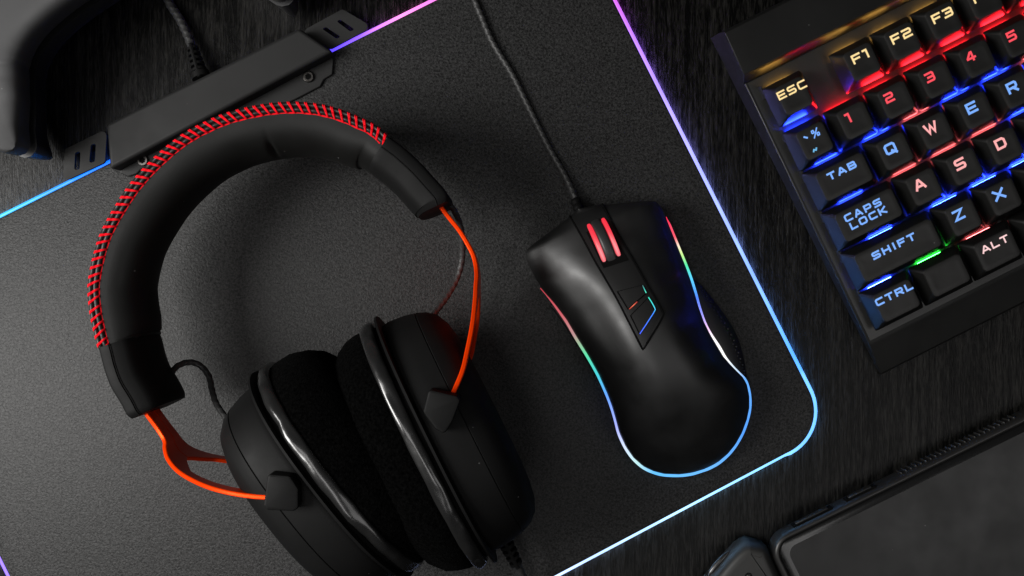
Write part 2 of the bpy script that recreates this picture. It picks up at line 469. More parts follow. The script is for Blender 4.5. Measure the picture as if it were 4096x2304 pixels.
def sweep(fr, prof, cap=True):
    """prof(i/n) -> list of (inward, z)"""
    rings = []
    n = len(fr)
    for i, (p, t, nn) in enumerate(fr):
        rings.append([Vector((p.x + nn.x * r, p.y + nn.y * r, z)) for r, z in prof(i / (n - 1))])
    return loft(rings, True, cap, cap)
# small gathers in the leather between stitches
NST = 55
def strap_prof(t):
    q = 0.10 * math.sin(t * NST * 2 * math.pi)
    o = [(0.25, 30), (0.0, 40), (0.0, 62)]
    for c in (1.0, 2.9):
        for k in range(7):
            a = math.pi - math.pi * k / 6
            o.append((c + math.cos(a) * 0.98, 64.8 + (1.15 + q) * math.sin(a)))
    o += [(3.9, 62), (3.9, 40), (3.7, 30)]
    return o
bf = frame_path(band_src, 260)
band = mk('headband', *sweep(bf, strap_prof), PIPING, hs, sharp=70)
def pad_prof(t):
    # cushion thickness along the arc: tapers at the ends, pinched where the two halves meet
    s = 1.0 - 0.16 * (1 - min(1, t / 0.06)) - 0.22 * (1 - min(1, (1 - t) / 0.10)) ** 1.5
    pinch = 0.055 * math.exp(-((t - 0.705) / 0.007) ** 2)
    o = []
    for k in range(21):
        a = math.pi / 2 - math.pi * k / 20
        ca = math.copysign(abs(math.cos(a)) ** 0.80, math.cos(a)); sa = math.copysign(abs(math.sin(a)) ** 0.9, math.sin(a))
        dz = 0.0
        depth = 15.0 * s * (1 - 2.4 * pinch * math.exp(-((sa - 0.55) / 0.30) ** 2))
        o.append((3.3 + depth * ca, 46.5 + 18.2 * sa + dz))
    return o
V, F = sweep(bf, pad_prof)
cush = mk('cushion', V, F, CLOTHPAD, band, sharp=70)
# crease between the cushion halves: a short vertical fold
seam_pts = []
for p, t, nn in bf[4:-3:2]:
    seam_pts.append(Vector((p.x + nn.x * 4.15, p.y + nn.y * 4.15, 64.4)))
V, F = tube(seam_pts, 0.38, 6, lambda i, k: 1 + 0.25 * math.sin(i * 1.3))
mk('seam_thread', V, F, THREAD, band)
# diagonal whip stitches: two strands each
for i in range(NST):
    t = (i + 0.5) / NST; j = t * (len(bf) - 1) + random.uniform(-0.28, 0.28); lean = random.uniform(-0.35, 0.35)
    strands = []
    for off in (-0.40, 0.40):
        j0 = min(len(bf) - 1, max(0, j + 1.6)); pts = []
        for k in range(9):
            f = k / 8
            jj = min(len(bf) - 1.001, max(0, j + (-2.0 + (3.7 + lean) * f) + off * (1.2 - 0.8 * f)))
            a = int(jj); p = bf[a][0].lerp(bf[a + 1][0], jj - a); nn = bf[a][2]
            r = -0.05 + 4.2 * f
            lob = max(0.0, 1 - ((r - (1.0 if r < 1.95 else 2.9)) / 0.98) ** 2) ** 0.5
            z = 64.8 + max(1.15 * lob, 0.75 if 1.2 < r < 2.7 else 0.0) + 0.16 - (0.5 if k == 0 else 0)
            pts.append(Vector((p.x + nn.x * r, p.y + nn.y * r, z)))
        strands.append(tube(pts, 0.30, 6))
    mk('stitch', *join(*strands), THREAD, band)
# slider housings at both ends of the band
def slider_prof(t, g=1.0):
    o = [(0.8, 27), (0.0, 34), (0.0, 64.5), (0.5, 66.4), (1.4, 67.0), (4.5, 67.0), (4.62, 66.5), (4.85, 66.5), (5.0, 66.9)]
    for k in range(13):
        a = math.pi / 2 - math.pi * k / 12
        ca = abs(math.cos(a)) ** 0.62; sa = math.copysign(abs(math.sin(a)) ** 0.75, math.sin(a))
        o.append((5.4 + 10.6 * g * ca, 46.5 + 20.0 * sa))
    o.append((4.8, 26.2))
    e = max(0.0, (t - 0.90) / 0.10, (0.06 - t) / 0.06 * 0.5); k = 1 - 0.13 * e ** 2.2
    return [(7.0 + (r - 7.0) * k, 46.5 + (z - 46.5) * (1 - 0.05 * e ** 2.2)) for r, z in o]
def slider(src, n, g, flip):
    fr = frame_path(src, n); rings_prof = lambda t: slider_prof(1 - t if flip else t, g)
    V, F = sweep(fr, rings_prof)
    return mk('slider_housing', V, F, RUBBER, hs, sharp=50, bevel=0.7, seg=3)
sl = slider(left_src, 40, 0.80, True)
sr = slider(right_src, 40, 0.95, False)
c = P(1607, 747, 56)
mk('screw_hole', *cyl(c + Vector((-1.2, -1.2, 0)), (1, 1, 0.25), 1.9, 1.9, 2.0, 20), GAP, sr)
mk('screw', *cyl(c + Vector((-0.9, -1.3, -0.3)), (1, 1, 0.25), 0.9, 0.9, 0.6, 12), METAL, sr)

# orange forks
def fork(src, zs, kink, name='fork'):
    """src pixels of the upper edge with heights zs; forks open after index kink"""
    pts = [P(x, y, z) for (x, y), z in zip(src, zs)]
    n = 70
    top = spline(pts, n)
    plan = [Vector((p.x, p.y, 0)) for p in top]
    L = [0]
    for a, b in zip(plan, plan[1:]): L.append(L[-1] + (b - a).length)
    kp = pts[kink]; ki = min(range(n), key=lambda i: (plan[i] - Vector((kp.x, kp.y, 0))).length); sk = L[ki]
    def rings(sign):
        out = []
        for i, p in enumerate(plan):
            t = (plan[min(n - 1, i + 1)] - plan[max(0, i - 1)]).normalized(); nn = Vector((t.y, -t.x, 0))
            zt = top[i].z; s = L[i]
            hole = sk + 11
            zb = 47.0 if s < hole else 47.0 + (zt - 7.0 - 47.0) * min(1, ((s - hole) / 7.0)) ** 0.6
            zb = min(zb, zt - 3)
            if sign < 0: z1, z0 = 94.0 - zt, 94.0 - zb
            else: z1, z0 = zt, zb
            h = 0.85
            out.append([Vector((p.x + nn.x * h, p.y + nn.y * h, z0)), Vector((p.x + nn.x * h, p.y + nn.y * h, z1)),
                        Vector((p.x - nn.x * h, p.y - nn.y * h, z1)), Vector((p.x - nn.x * h, p.y - nn.y * h, z0))])
        return loft(out, True, True, True)
    return mk(name, *join(rings(1), rings(-1)), ORANGE, hs, sharp=35, bevel=0.4)
fork([(1735, 770), (1756, 816), (1792, 866), (1836, 921), (1870, 976), (1892, 1020), (1903, 1064), (1906, 1105), (1903, 1147), (1900, 1202), (1889, 1300), (1868, 1407), (1847, 1491), (1800, 1600)],
     [54, 54, 54, 54, 54.5, 55.5, 57, 61, 65, 70, 77, 82, 86, 89], 6)
fork([(560, 1620), (589, 1664), (630, 1720), (656, 1764), (657, 1795), (669, 1837), (705, 1882), (759, 1918), (831, 1950), (912, 1972), (1002, 1986), (1085, 1992)],
     [54, 54, 54, 55, 57.5, 61, 66, 71, 77, 82, 86, 89], 3)

# ear cups
def cup(centre, ldir, a, b, out_sign, rim_lean, seed, dp=1.0):
    """centre of the rim plane; ldir = long direction; out_sign: which side the shell is on"""
    c = Vector(centre); l = Vector((ldir[0], ldir[1], 0)).normalized()
    e = Vector((l.y, -l.x, 0)) * out_sign
    k = Vector((0, 0, 1)) + e * rim_lean; k.normalize(); e2 = l.cross(k); e2 = e2 if e2.dot(e) > 0 else -e2
    NS = 96
    def ring(d, s, wob=0.0, ex=2.35, dz=0.0):
        out = []
        for j in range(NS):
            th = 2 * math.pi * j / NS
            cx = math.copysign(abs(math.cos(th)) ** (2 / ex), math.cos(th)); sy = math.copysign(abs(math.sin(th)) ** (2 / ex), math.sin(th))
            w_ = wob * 1.5 * (noise.noise(Vector((math.cos(th) * 5 + seed, math.sin(th) * 5, d * 0.25))) + 0.5 * noise.noise(Vector((math.cos(th) * 13, math.sin(th) * 13 + seed, d * 0.4))))
            out.append(c + l * cx * (a * s + w_) + k * (sy * (b * s + w_) + dz) + e2 * (d + w_ * 0.5))
        return out
    shell = mk('ear_cup_shell', *loft([ring(0.6, 0.90), ring(1.6, 0.915), ring(4, 0.925), ring(10, 0.915), ring(14.8, 0.895), ring(15.1, 0.885), ring(15.4, 0.893), ring(19, 0.865), ring(22.5, 0.81), ring(24.8, 0.72), ring(26, 0.60), ring(26.6, 0.42)],
               True, True, True), RUBBER, hs, sharp=35)
    mk('rim', *loft([ring(0.0, 0.965), ring(0.25, 1.0), ring(1.1, 1.0), ring(1.5, 0.975), ring(1.5, 0.90)], True, True, True), RUBBER, shell, sharp=50)
    mk('groove', *loft([ring(-1.6, 0.93), ring(0.1, 0.93)], True, True, True), GAP, shell)
    padm = mk('ear_pad', *loft([ring(-5.5, 0.93), ring(-6.4, 0.945, 0.4), ring(-9, 0.95, 0.6), ring(-14 * dp, 0.935, 0.7), ring(-19 * dp, 0.885, 0.7), ring(-23 * dp, 0.81, 0.7), ring(-25 * dp, 0.73, 0.6), ring(-25.8 * dp, 0.63, 0.5), ring(-24.5 * dp, 0.53, 0.4), ring(-20, 0.48), ring(-9, 0.47)],
              True, True, True), VELOUR, hs, sharp=80)
    tr = []
    for q in range(13):
        th = math.pi * (0.5 - q / 12) if False else math.pi * (q / 12)
        tr.append(ring(-1.6 - 2.7 * (1 - math.cos(th)), 0.945 + 0.042 * math.sin(th) ** 0.7, 0.5))
    mk('pad_trim', *loft(tr, True, True, True), GLOSS, padm, sharp=80)
    return shell
RC = ((-30.5, -59.0, 48.5)); RL = (0.446, -0.894)
LC = ((-69.4, -71.8, 48.5)); LL = (0.62, -0.785)
cupR = cup(RC, RL, 53, 44.5, -1, 0.06, 3.1, 0.95)
cupL = cup(LC, LL, 50, 44.5, 1, -0.02, 9.7, 1.06)
def hinge(src, z, shell):
    poly = round_poly(Q(src, z), 1.4, 4)
    mk('hinge_block', *stack(poly, [(z - 9, 0.0), (z - 0.8, 0.0), (z - 0.25, 0.25), (z, 0.8)]), RUBBER, shell, sharp=28)
hinge(Z6([(980, 550), (1115, 582), (1133, 602), (1095, 704), (1055, 768), (1012, 742), (953, 660)]), 96, cupR)
hinge(Z6([(205, 958), (312, 968), (352, 1030), (352, 1122), (330, 1138), (200, 1133), (184, 1110)]), 96, cupL)
# small cables from the sliders to the cups
cable('cup_cable', [P(645, 1545, 42), P(672, 1515, 38), P(705, 1468, 33), P(755, 1449, 29), P(800, 1462, 27), P(835, 1505, 28), P(848, 1560, 31), P(868, 1620, 35), P(925, 1700, 40)], 1.25, hs)
cable('cup_cable', [P(1775, 800, 45), P(1812, 836, 41), P(1840, 900, 36), P(1850, 980, 31), P(1846, 1050, 28), P(1825, 1120, 28), P(1785, 1190, 32), P(1732, 1262, 38), P(1690, 1320, 44)], 1.25, hs)
# main cable leaving the right cup
strain_relief('strain_relief', P(1985, 2095, 26), P(2072, 2268, 22), 3.9, 2.6, 6, hs)
cable('cable', [P(2066, 2255, 22), P(2090, 2310, 20), P(2130, 2400, 16), P(2160, 2520, 8), P(2170, 2680, 5.6), P(2150, 2850, 5.6)], 2.0, hs)

# ------------------------------------------------------------------ mouse
ms = thing('mouse', 'black gaming mouse with rainbow light band and red lit scroll wheel, on the mouse pad', 'mouse', (48, -5, PADZ))
AX = Vector((0.375, 0.927)); BX = Vector((0.927, -0.375))
Lz = [(300, 160), (250, 205), (150, 280), (75, 335), (58, 362), (64, 395), (85, 440), (110, 485), (135, 525), (190, 590), (250, 670), (300, 755), (350, 835), (400, 925), (440, 1015), (462, 1075), (478, 1130), (495, 1195), (525, 1260), (560, 1310), (605, 1350), (650, 1372), (700, 1385), (770, 1388), (830, 1381), (885, 1364)]
Rz = [(310, 157), (415, 140), (430, 130), (560, 124), (640, 120), (668, 124), (690, 150), (712, 200), (742, 275), (772, 350), (800, 420), (822, 480), (845, 555), (860, 610), (885, 680), (915, 740), (945, 790), (975, 840), (1010, 880), (1045, 915), (1070, 940), (1085, 970), (1096, 1020), (1097, 1075), (1086, 1130), (1065, 1190), (1035, 1245), (1000, 1290), (955, 1330), (910, 1355), (888, 1363)]
ab = lambda p: (Vector(p).dot(AX), Vector(p).dot(BX))
Lt = sorted(ab(p) for p in Lz); Rt = sorted(ab(p) for p in Rz)
A0 = max(Lt[0][0], Rt[0][0]) + 0.5; A1 = min(Lt[-1][0], Rt[-1][0]) - 0.3
ze = [(262, 21), (400, 19.5), (800, 17), (1200, 13.5), (1600, 11)]
zs = [(262, 24.5), (330, 28.0), (400, 30.5), (600, 36.5), (800, 40.5), (950, 42), (1100, 41), (1250, 36.5), (1400, 29), (1500, 22.5), (1560, 17.3), (1600, 11)]
def unz(a, b_):
    v = AX * a + BX * b_
    return Z3([(v.x, v.y)])[0]
rows = []; NA = 90; NSS = 49
edgeL = []; edgeR = []
for i in range(NA):
    f = i / (NA - 1); f = 0.5 - 0.5 * math.cos(math.pi * f)
    f = f * 0.92 + 0.08 * i / (NA - 1)
    a = A0 + (A1 - A0) * f
    bl = lerp_table(Lt, a); br = lerp_table(Rt, a); z0 = smooth_table(ze, a); z1 = max(z0, smooth_table(zs, a))
    pl = P(*unz(a, bl), z0); pr = P(*unz(a, br), z0)
    edgeL.append(pl); edgeR.append(pr)
    row = []
    for j in range(NSS):
        s = -math.cos(math.pi * j / (NSS - 1))
        prof = (1 - abs(s) ** 2.5) ** 0.62
        # finger groove on the thumb side of the main button, concave flanks at the waist
        waist = math.exp(-((a - 780) / 260) ** 2)
        groove = -2.2 * waist * math.exp(-((s + 0.62) / 0.22) ** 2) - 1.6 * waist * math.exp(-((s - 0.62) / 0.22) ** 2)
        z = z0 + (z1 - z0) * prof + groove * (1 - abs(s) ** 8)
        q = pl.lerp(pr, (s + 1) / 2); row.append(Vector((q.x, q.y, z)))
    rows.append(row)
V, F = loft(rows, False)
shell = mk('shell', V, F, MOUSE, ms, sharp=60)
bvh = BVHTree.FromPolygons(V, F)
camv = Vector((0, 0, DCAM))
def hit(sx, sy, off=0.0):
    d = (P(sx, sy, 0) - camv).normalized()
    loc, nrm, idx, dist = bvh.ray_cast(camv, d)
    if loc is None: loc = P(sx, sy, 20); nrm = Vector((0, 0, 1))
    if nrm.z < 0: nrm = -nrm
    return loc + nrm * off
# lower body below the shell
per = edgeL + list(reversed(edgeR))
per = [Vector((p.x, p.y, p.z)) for p in per]
def inset_per(d, z=None, dz=0): return [Vector((q.x, q.y, (q.z + dz) if z is None else z)) for q in offset_poly(per, d)]
mk('lower_body', *loft([inset_per(2.5, 3.6), inset_per(1.2, 6), inset_per(0.6, 9), inset_per(0.9, None, -1.2), inset_per(1.6, None, -0.6)], True, True, False), BLACK, ms, sharp=60)
# light band: along both flanks and round the tail
band_src_m = [p for p in Lz[8:]] + [p for p in reversed(Rz[7:])]
bp_ = []
for p in Z3(band_src_m):
    a = (Vector(((p[0] - 2050) / .8628, (p[1] - 700) / .8628))).dot(AX)
    bp_.append(P(p[0], p[1], smooth_table(ze, a) - 0.95))
bpath = spline(bp_, 240)
bpath = [p + (Vector((p.x - 63, p.y + 5, 0)).normalized() * 0.55) for p in bpath]
V, F = tube(bpath, lambda t: 0.62 * (1 + 0.9 * math.exp(-((t - 0.75) / 0.03) ** 2)) if 0.06 < t < 0.985 else 0.62 * max(0.25, min(t / 0.06, (1 - t) / 0.015)), 8)
mb = mk('light_band', V, F, emit_attr('mouse_band_light', 1.2), ms)
stops_l = [(0.0, (0.5, 0.04, 0.06)), (0.06, (0.55, 0.10, 0.12)), (0.10, (0.45, 0.25, 0.25)), (0.14, (0.10, 0.7, 0.35)), (0.18, (0.06, 0.6, 0.65)), (0.22, (0.12, 0.35, 1.0)), (0.28, (0.38, 0.42, 1.0)), (0.32, (0.65, 0.75, 1.0)),
           (0.355, (0.5, 0.8, 0.8)), (0.39, (0.12, 0.5, 1.0)), (0.50, (0.14, 0.45, 1.0)), (0.58, (0.08, 0.32, 0.95)), (0.68, (0.12, 0.4, 1.0)), (0.705, (0.6, 0.75, 0.9)), (0.735, (1.0, 0.98, 0.95)), (0.775, (1.0, 0.95, 0.95)),
           (0.795, (0.85, 0.55, 0.9)), (0.82, (0.32, 0.32, 1.0)), (0.85, (0.08, 0.22, 1.0)), (0.885, (0.10, 0.6, 0.95)), (0.91, (0.08, 0.8, 0.35)), (0.93, (0.55, 0.85, 0.25)), (0.945, (0.9, 0.75, 0.6)), (0.96, (0.9, 0.10, 0.15)), (1.0, (0.9, 0.02, 0.08))]
cols = []
for i in range(len(bpath)): cols += [ramp(stops_l, i / (len(bpath) - 1))] * 8
glow_colours(mb, cols)
# centre strip with wheel and two buttons
def patch(le, re_, n, m, off, skirt, name, material, parent):
    """sheet laid over the shell between two pixel edge lines"""
    L_ = spline([Vector((x, y, 0)) for x, y in le], n); R_ = spline([Vector((x, y, 0)) for x, y in re_], n)
    g = []
    for a, b in zip(L_, R_):
        row = []
        for j in range(m):
            q = a.lerp(b, j / (m - 1)); row.append(hit(q.x, q.y, off))
        down = Vector((0, 0, -skirt))
        g.append([row[0] + down] + row + [row[-1] + down])
    first = [v + Vector((0, 0, -skirt)) for v in g[0]]; last = [v + Vector((0, 0, -skirt)) for v in g[-1]]
    V, F = loft([first] + g + [last], False)
    return mk(name, V, F, material, parent, sharp=45)
strip_l = Z3B([(425, 252), (535, 445), (640, 640), (750, 825), (850, 1000), (960, 1215), (1065, 1420)])
strip_r = Z3B([(690, 142), (805, 350), (915, 550), (1010, 712), (1100, 870), (1170, 985), (1232, 1100)])
strip_l2 = Z3B([(1065, 1420), (1070, 1424)]); 
panel = patch(strip_l[:-1] + Z3B([(1000, 1293)]), strip_r, 34, 14, 0.45, 1.4, 'centre_panel', MOUSEP, ms)
patch(Z3B([(1000, 1293), (1066, 1418)]), Z3B([(1232, 1100), (1082, 1416)]), 8, 8, 0.45, 1.4, 'panel_tip', MOUSEP, panel)
def line_on(pts, off, r, n, name, material, parent, stops=None):
    L_ = spline([Vector((x, y, 0)) for x, y in pts], n)
    V, F = tube([hit(q.x, q.y, off) for q in L_], r, 6)
    o = mk(name, V, F, material, parent)
    if stops:
        c = []
        for i in range(n): c += [ramp(stops, i / (n - 1))] * 6
        glow_colours(o, c)
    return o
line_on(Z3B([(405, 235), (415, 252), (528, 448), (632, 643), (742, 829), (842, 1004), (952, 1219), (1060, 1432), (1078, 1432)]), 0.25, 0.42, 60, 'panel_seam', GAP, panel)
line_on(Z3B([(698, 130), (815, 346), (925, 546), (1020, 708), (1110, 866), (1180, 980), (1243, 1095), (1247, 1140), (1180, 1265), (1078, 1432)]), 0.25, 0.40, 60, 'panel_seam', GAP, panel)
def flat_patch(quad, off, name, material, parent, n=8):
    a, b, c, d = quad
    return patch([a, ((a[0]+d[0])/2, (a[1]+d[1])/2), d], [b, ((b[0]+c[0])/2, (b[1]+c[1])/2), c], n, n, off, 0.5, name, material, parent)
flat_patch(Z3B([(556, 385), (738, 300), (938, 640), (712, 712)]), 0.62, 'wheel_well_shade', GAP, panel)  # dark sheet laid over the panel, paints the shade inside the wheel opening
for qd, nm in ((([(848, 924), (1052, 872), (1086, 942), (936, 1072)]), 'dpi_button'), (([(964, 1138), (1108, 990), (1166, 1092), (1040, 1292)]), 'dpi_button')):
    cx = sum(p[0] for p in qd) / 4; cy = sum(p[1] for p in qd) / 4
    big = [(cx + (x - cx) * 1.14, cy + (y - cy) * 1.12) for x, y in qd]
    flat_patch(Z3B(big), 0.56, 'button_well', GAP, panel)
    flat_patch(Z3B(qd), 1.25, nm, MOUSEP, panel)
glowm = emit_attr('button_light', 1.2)
line_on(Z3B([(1062, 868), (1078, 902), (1094, 936)]), 0.95, 0.17, 8, 'button_light', glowm, panel, [(0, (0.05, 0.1, 0.1)), (0.5, (0.05, 0.5, 0.45)), (1, (0.1, 0.9, 0.6))])
line_on(Z3B([(945, 1080), (980, 1048), (1015, 1015)]), 0.9, 0.20, 8, 'button_light', glowm, panel, [(0, (0.35, 0.02, 0.01)), (0.5, (0.8, 0.15, 0.08)), (1, (0.3, 0.01, 0.01))])
line_on(Z3B([(1115, 975), (1150, 1035), (1172, 1080), (1168, 1102), (1120, 1180), (1040, 1303)]), 0.95, 0.20, 22, 'button_light', glowm, panel, [(0, (0.03, 0.75, 0.5)), (0.28, (0.06, 0.65, 0.8)), (0.42, (0.05, 0.25, 1.0)), (1, (0.06, 0.12, 1.0))])
# scroll wheel
wc = hit(*Z3B([(742, 522)])[0], 0.0)
wax = (hit(*Z3B([(812, 492)])[0]) - hit(*Z3B([(660, 552)])[0])); wax.z = 0; wax.normalize()
wheel_r = 14.0; wcen = wc + Vector((0, 0, 3.6 - wheel_r))
def wheel_ring(x0, x1, r_, crown):
    rg = []
    t = wax.cross(Vector((0, 0, 1))).normalized()
    for q in range(9):
        f = q / 8; x = x0 + (x1 - x0) * f
        rr = r_ + crown * (1 - (2 * f - 1) ** 2)
        if q in (0, 8): rr -= 0.5
        rg.append([wcen + wax * x + (t * math.cos(2*math.pi*k/64) + Vector((0, 0, 1)) * math.sin(2*math.pi*k/64)) * rr for k in range(64)])
    return loft(rg, True, True, True)
wh = mk('scroll_wheel', *wheel_ring(-2.2, 2.2, wheel_r - 0.2, 0.35), mat('wheel_rubber', (0.02, 0.02, 0.02), 0.45), ms, sharp=60)
wl = emit_attr('wheel_light', 0.95)
for x0, x1 in ((-4.1, -2.3), (2.3, 4.1)):
    o = mk('wheel_light_ring', *wheel_ring(x0, x1, wheel_r - 0.6, 0.25), wl, wh, sharp=60)
    cc = []
    for q in range(9):
        mid_ = 1 - abs(q / 8 - 0.5) * 2
        for k in range(64):
            up_ = max(0.0, math.sin(2 * math.pi * k / 64 + 0.12)) ** 14
            cc.append((1.0, 0.03 + 0.30 * up_ * (0.3 + 0.7 * mid_), 0.06 + 0.30 * up_ * (0.3 + 0.7 * mid_)))
    glow_colours(o, cc)
# thumb buttons
for pts in ([(172, 610), (192, 628), (250, 712), (305, 797), (292, 800)], [(318, 826), (324, 832), (360, 885), (388, 935), (378, 938)]):
    out = [P(x, y, 15.5) for x, y in Z3(pts)]
    inn = [p + Vector((2.4, 1.2, 0)) for p in out]
    rg = [[Vector((o.x, o.y, 8.5)), Vector((o.x, o.y, 12.4)), Vector((o.x * .8 + i_.x * .2, o.y * .8 + i_.y * .2, 13.2)), Vector((i_.x, i_.y, 13.2)), Vector((i_.x, i_.y, 8.5))] for o, i_ in zip(out, inn)]
    mk('thumb_button', *loft(rg, True, True, True), MOUSEP, ms, bevel=0.25)
# dimpled rubber grip on the far flank
go_ = Z3([(826, 470), (862, 498), (905, 545), (962, 620), (1012, 692), (1050, 770), (1072, 850), (1086, 930), (1093, 985)])
gi_ = Z3([(815, 462), (845, 555), (860, 610), (885, 680), (915, 740), (945, 790), (975, 840), (1040, 910), (1082, 965)])
go_w = spline(Q(go_, 8.0), 40); gi_w = spline(Q(gi_, 15.0), 40)
rg = []
for o, i_ in zip(go_w, gi_w):
    mid = o.lerp(i_, 0.35) + Vector((0, 0, 2.0))
    rg.append([Vector((i_.x - 1, i_.y, 10.6)), Vector((i_.x, i_.y, 11.2)), Vector((mid.x * .5 + i_.x * .5, mid.y * .5 + i_.y * .5, 11.2)), Vector((mid.x, mid.y, 10.4)), o, Vector((o.x - 0.6, o.y, 4.5))])
sg = mk('side_grip', *loft(rg, False), GRIP, ms, sharp=70)
# dimples: small raised hex dots
dots = []
for i in range(4, 38):
    for q in range(3):
        f = 0.25 + 0.25 * q + (0.12 if i % 2 else 0)
        p = go_w[i].lerp(gi_w[i], f * 0.8); p.z = 9.6 + 0.6 * f
        dots.append(cyl(p, (0.5, 0, 1), 0.55, 0.3, 0.5, 6))
dm = mk('dimples', *join(*dots), mat('dimple_rubber', (0.02, 0.02, 0.024), 0.35), sg); dm['kind'] = 'stuff'
# mouse cable
cable('cable', [P(x, y, z) for (x, y), z in zip([(1890, -30), (1902, 10), (1925, 65), (1972, 172), (2050, 300), (2115, 430), (2195, 590), (2258, 700), (2300, 790), (2335, 880)], [4.7] * 7 + [6, 8, 9])], 1.4, ms)
mk('strain_relief', *tube(spline([P(2298, 795, 8), P(2316, 838, 9), P(2332, 880, 10)], 12), lambda t: 2.1 + 0.5 * t, 14, lambda i, k: 1.1 if i % 3 else 0.86), RUBBER, ms)

# ------------------------------------------------------------------ keyboard
KA = R(26.7); TILT = R(4.1)
rotm = Matrix.Rotation(KA, 4, 'Z') @ Matrix.Rotation(TILT, 4, 'X')
KTOP = 11.5
korg = P(3262, 568, 24.5) - (rotm @ Vector((0, 0, KTOP)))
kb = thing('keyboard', 'black mechanical keyboard with multicolour backlit keys on the wooden table', 'keyboard', korg)
kb.rotation_euler = rotm.to_euler()
XR = 175.0; XL = -12.9
def tz(y): return -(korg.z) / math.cos(TILT) - y * math.tan(TILT) + 0.35      # local z of the table under row y
def kprof(pts):  # extrude a (y,z) section along x
    return loft([[Vector((x, y, z)) for y, z in pts] for x in (XL, XR)], True, True, True)
body = mk('case', *kprof([(-90.0, 0.0), (-91.2, -0.3), (-105.5, tz(-105) + 1.6), (-106.3, tz(-106)), (58.0, tz(58)), (58.0, -4.0), (36.0, -3.0), (36.0, 0.0)]), KBODY, kb, local=True, bevel=0.5)
# raised bar behind the function keys
bar = [(34.9, 0.02), (36.2, 2.6), (37.6, 5.2), (38.6, 6.0), (57.4, 7.0), (58.4, 6.2), (59.2, -3.0), (59.6, tz(60) + 0.6), (34.9, -2.0)]
rgb = []
for x, ins in ((XL - 0.4, 0.3), (XL - 0.1, 0.0), (XR, 0.0)):
    rgb.append([Vector((x, y, z - (ins * 0.9 if z > 2 else 0))) for y, z in bar])
mk('rear_bar', *loft(rgb, True, True, True), KBODY, kb, local=True, bevel=0.35, sharp=30)
mk('plate', *prism([(XL + 1.2, -89.0), (XR, -89.0), (XR, 34.6), (XL + 1.2, 34.6)], -0.4, 0.25), PLATE, kb, local=True)

CY = (1.0, 0.52, 0.10); CR = (1.0, 0.012, 0.02); CB = (0.012, 0.035, 1.0); CP = (1.0, 0.13, 0.14); CG = (0.03, 1.0, 0.06)
LEGEND = {'Y': (1.0, 0.74, 0.34), 'R': (1.0, 0.07, 0.10), 'B': (0.19, 0.42, 1.0), 'P': (1.0, 0.42, 0.42), 'W': (0.95, 0.62, 0.62), 'C': (0.14, 0.45, 0.75)}
LEDC = {'Y': CY, 'R': CR, 'B': CB, 'P': CP, 'W': CP, 'G': CG}
LEDM = {k: emit('led_' + n, c, s) for k, n, c, s in (('Y', 'amber', CY, 30), ('R', 'red', CR, 110), ('B', 'blue', CB, 230), ('P', 'pink', CP, 50), ('W', 'rose', CP, 14), ('G', 'green', CG, 45))}
LEGM = {k: emit('legend_' + n, LEGEND[k], 1.0) for k, n in (('Y', 'amber'), ('R', 'red'), ('B', 'blue'), ('P', 'pink'), ('W', 'rose'), ('C', 'teal'))}

